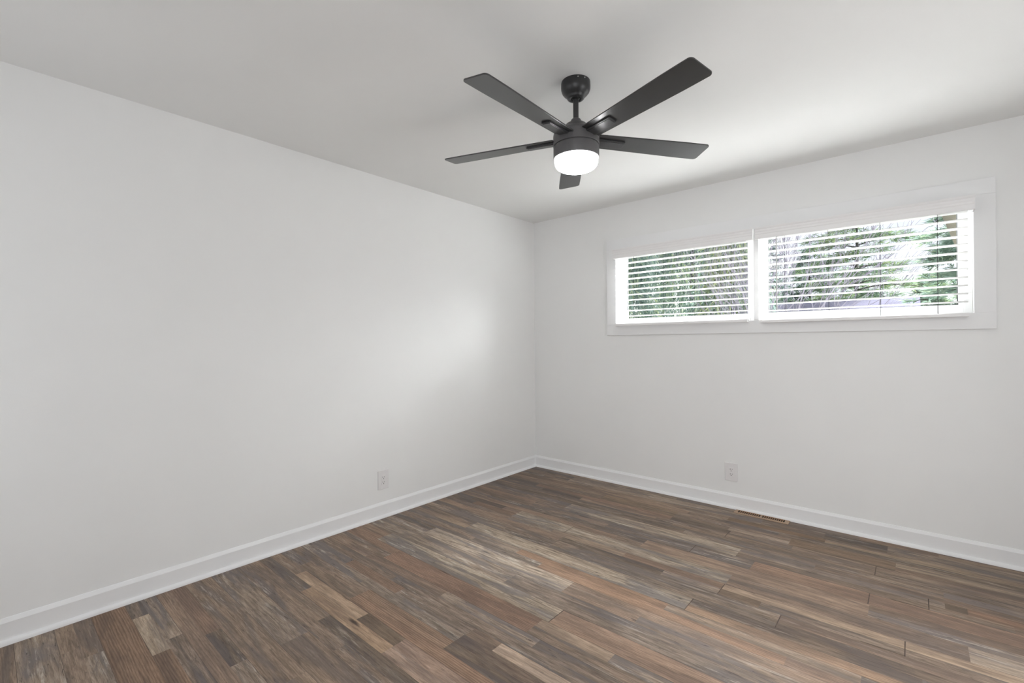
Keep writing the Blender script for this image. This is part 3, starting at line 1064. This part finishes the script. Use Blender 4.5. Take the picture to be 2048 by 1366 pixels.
def drape_tree(loc, h, radius, strands, label, seed, mat='drape', group=None):
    """broad evergreen hung with vertical sprays"""
    rng = np.random.default_rng(seed)
    root = empty('evergreen_tree', loc)
    tag(root, label, 'tree', group)
    base = Vector(loc)
    bm = bmesh.new()
    tube(bm, [base + Vector((0, 0, h * i / 6)) for i in range(7)], [0.11 * (1 - 0.8 * i / 6) for i in range(7)], 10)
    part('trunk', bm, MAT['bark'], root, smooth=True)
    lv = Leaves(seed + 1)
    b = np.array(loc)
    for s in range(strands):
        f = rng.random() ** 0.8
        z = 0.25 + (h - 0.3) * f
        R = radius * (1 - 0.72 * f ** 1.6) * math.sqrt(rng.uniform(0.25, 1.0)) * (0.86 + 0.14 * math.sin(5 * z + 3 * rng.random()))
        a = rng.uniform(0, 2 * PI)
        top = b + [R * math.cos(a), R * math.sin(a), z]
        n = 11
        ln = rng.uniform(0.35, 0.75)
        t = rng.uniform(0, 1, n)[:, None]
        c = top + np.concatenate([rng.normal(size=(n, 2)) * 0.035, -t * ln], 1)
        d = rng.normal(size=(n, 3)) * 0.5 + [math.cos(a) * 0.4, math.sin(a) * 0.4, -1.0]
        d *= 0.15 * rng.uniform(0.6, 1.3, (n, 1))
        lv.blades(c, d, 0.012 * rng.uniform(0.6, 1.4, n))
    lv.build('foliage', MAT[mat], root)
    return root

G0 = -0.5
EV = 'tall evergreens close outside the left window'
drape_tree((-1.75, 5.0, G0), 6.2, 1.10, 2400, 'dense blue green evergreen at the left end of the left window', 21, group=EV)
drape_tree((-1.15, 7.7, G0), 7.2, 1.45, 3200, 'dense green evergreen filling the middle of the left window', 22, group=EV)
drape_tree((0.35, 5.5, G0), 5.6, 0.85, 2200, 'yellow green tipped evergreen at the right end of the left window', 23, group=EV)
conifer('pine_tree', (1.70, 12.6, G0), 8.6, 1.9, 1.8, 16, 6, 46, 12, 0.18, 'needle_mid', 'bark',
        'airy pine with a bare visible trunk in the middle of the right window', 31, 0.085, 0.18, 0.34, bw=0.009)
conifer('spruce_tree', (0.05, 16.2, G0), 5.2, 0.4, 2.0, 15, 9, 40, 13, 0.15, 'needle_dark', 'bark',
        'dense dark spruce left of the pine in the right window', 32, 0.09, 0.30, 0.15, bw=0.011)
conifer('spruce_tree', (-0.75, 13.6, G0), 5.4, 0.4, 0.95, 15, 7, 20, 11, 0.15, 'needle_dark', 'bark',
        'sparse blue green spruce behind the tilt wand of the right window', 36, 0.09, 0.30, 0.15, bw=0.010)
conifer('fir_tree', (3.80, 6.3, G0), 6.6, 0.5, 1.15, 19, 9, 48, 13, 0.14, 'needle_light', 'bark',
        'pale green fir at the right end of the right window', 33, 0.08, 0.22, 0.22, bw=0.009)
conifer('fir_tree', (3.3, 19.5, G0), 4.2, 0.3, 1.5, 11, 9, 40, 13, 0.18, 'needle_mid', 'bark',
        'low bushy fir behind the right end of the neighbouring roof', 34, 0.09, 0.25, 0.2, bw=0.013)
conifer('fir_tree', (0.95, 22.5, G0), 5.0, 0.3, 1.5, 12, 9, 40, 13, 0.17, 'needle_mid', 'bark',
        'yellowish fir behind the ridge of the neighbouring roof', 35, 0.09, 0.25, 0.2, bw=0.012)

# bare shrub
root = empty('bare_shrub', (1.42, 3.7, G0))
tag(root, 'leafless mauve branched shrub at the left end of the right window', 'shrub')
rng = random.Random(5)
bm = bmesh.new()
def twig(p, d, ln, r, depth):
    q = [p]
    dd = d.copy()
    for i in range(4):
        dd = (dd + Vector((rng.uniform(-.16, .16), rng.uniform(-.16, .16), rng.uniform(-.02, .16)))).normalized()
        q.append(q[-1] + dd * ln / 4)
    tube(bm, q, [r * (1 - 0.16 * i) for i in range(5)], 5)
    if depth:
        for i in range(4):
            s = q[rng.choice((2, 3, 4))]
            nd_ = (dd + Vector((rng.uniform(-.8, .8), rng.uniform(-.8, .8), rng.uniform(-.1, .5)))).normalized()
            twig(s, nd_, ln * rng.uniform(0.5, 0.8), r * 0.5, depth - 1)
for i in range(10):
    a = 2 * PI * i / 10
    twig(Vector((1.42 + 0.06 * math.cos(a), 3.7 + 0.06 * math.sin(a), G0)), Vector((0.30 * math.cos(a), 0.30 * math.sin(a), 1)).normalized(), 1.9, 0.020, 3)
part('stems', bm, MAT['bark_pale'], root)

# neighbouring low building with a mauve grey roof
nb = empty('neighbouring_shed', (1.7, 9.0, G0))
tag(nb, 'low neighbouring building with a mauve grey roof seen through the right window', 'building')
rx0, rx1, ry0, ry1, ryr, ze, zr = 0.47, 3.0, 7.6, 10.4, 9.0, 1.76, 2.12
bm = bmesh.new()
box(bm, rx0 + 0.12, rx1 - 0.12, ry0 + 0.2, ry1 - 0.2, G0, ze - 0.02)
part('wall', bm, MAT['outside_wall'], nb)
bm = bmesh.new()
prism(bm, [(ry0, ze), (ryr, zr), (ry1, ze), (ry1, ze - 0.08), (ryr, zr - 0.09), (ry0, ze - 0.08)], 'x', rx0, rx1)
part('roof', bm, MAT['shingle'], nb)
bm = bmesh.new()
prism(bm, [(ry0 - 0.002, ze - 0.005), (ry0 - 0.11, ze - 0.005), (ry0 - 0.11, ze - 0.06), (ry0 - 0.08, ze - 0.10), (ry0 - 0.002, ze - 0.10)], 'x', rx0, rx1)
part('gutter', bm, MAT['gutter'], nb)

# roof bracket of the house itself, outside the upper right corner of the right window
br = empty('roof_bracket', (3.17, 0.2, 1.75))
tag(br, 'olive brown sloping roof bracket outside the upper right corner of the right window', 'bracket')
bm = bmesh.new()
prism(bm, [(0.152, 1.735), (2.35, 2.425), (2.35, 2.60), (0.152, 1.95)], 'x', 3.112, 3.30)
part('beam', bm, MAT['brace'], br, bevel=0.004)
bm = bmesh.new()
prism(bm, [(0.152, 1.722), (2.36, 2.415), (2.36, 2.60), (0.152, 1.95)], 'x', 3.100, 3.1115)
part('fascia', bm, MAT['fascia'], br)
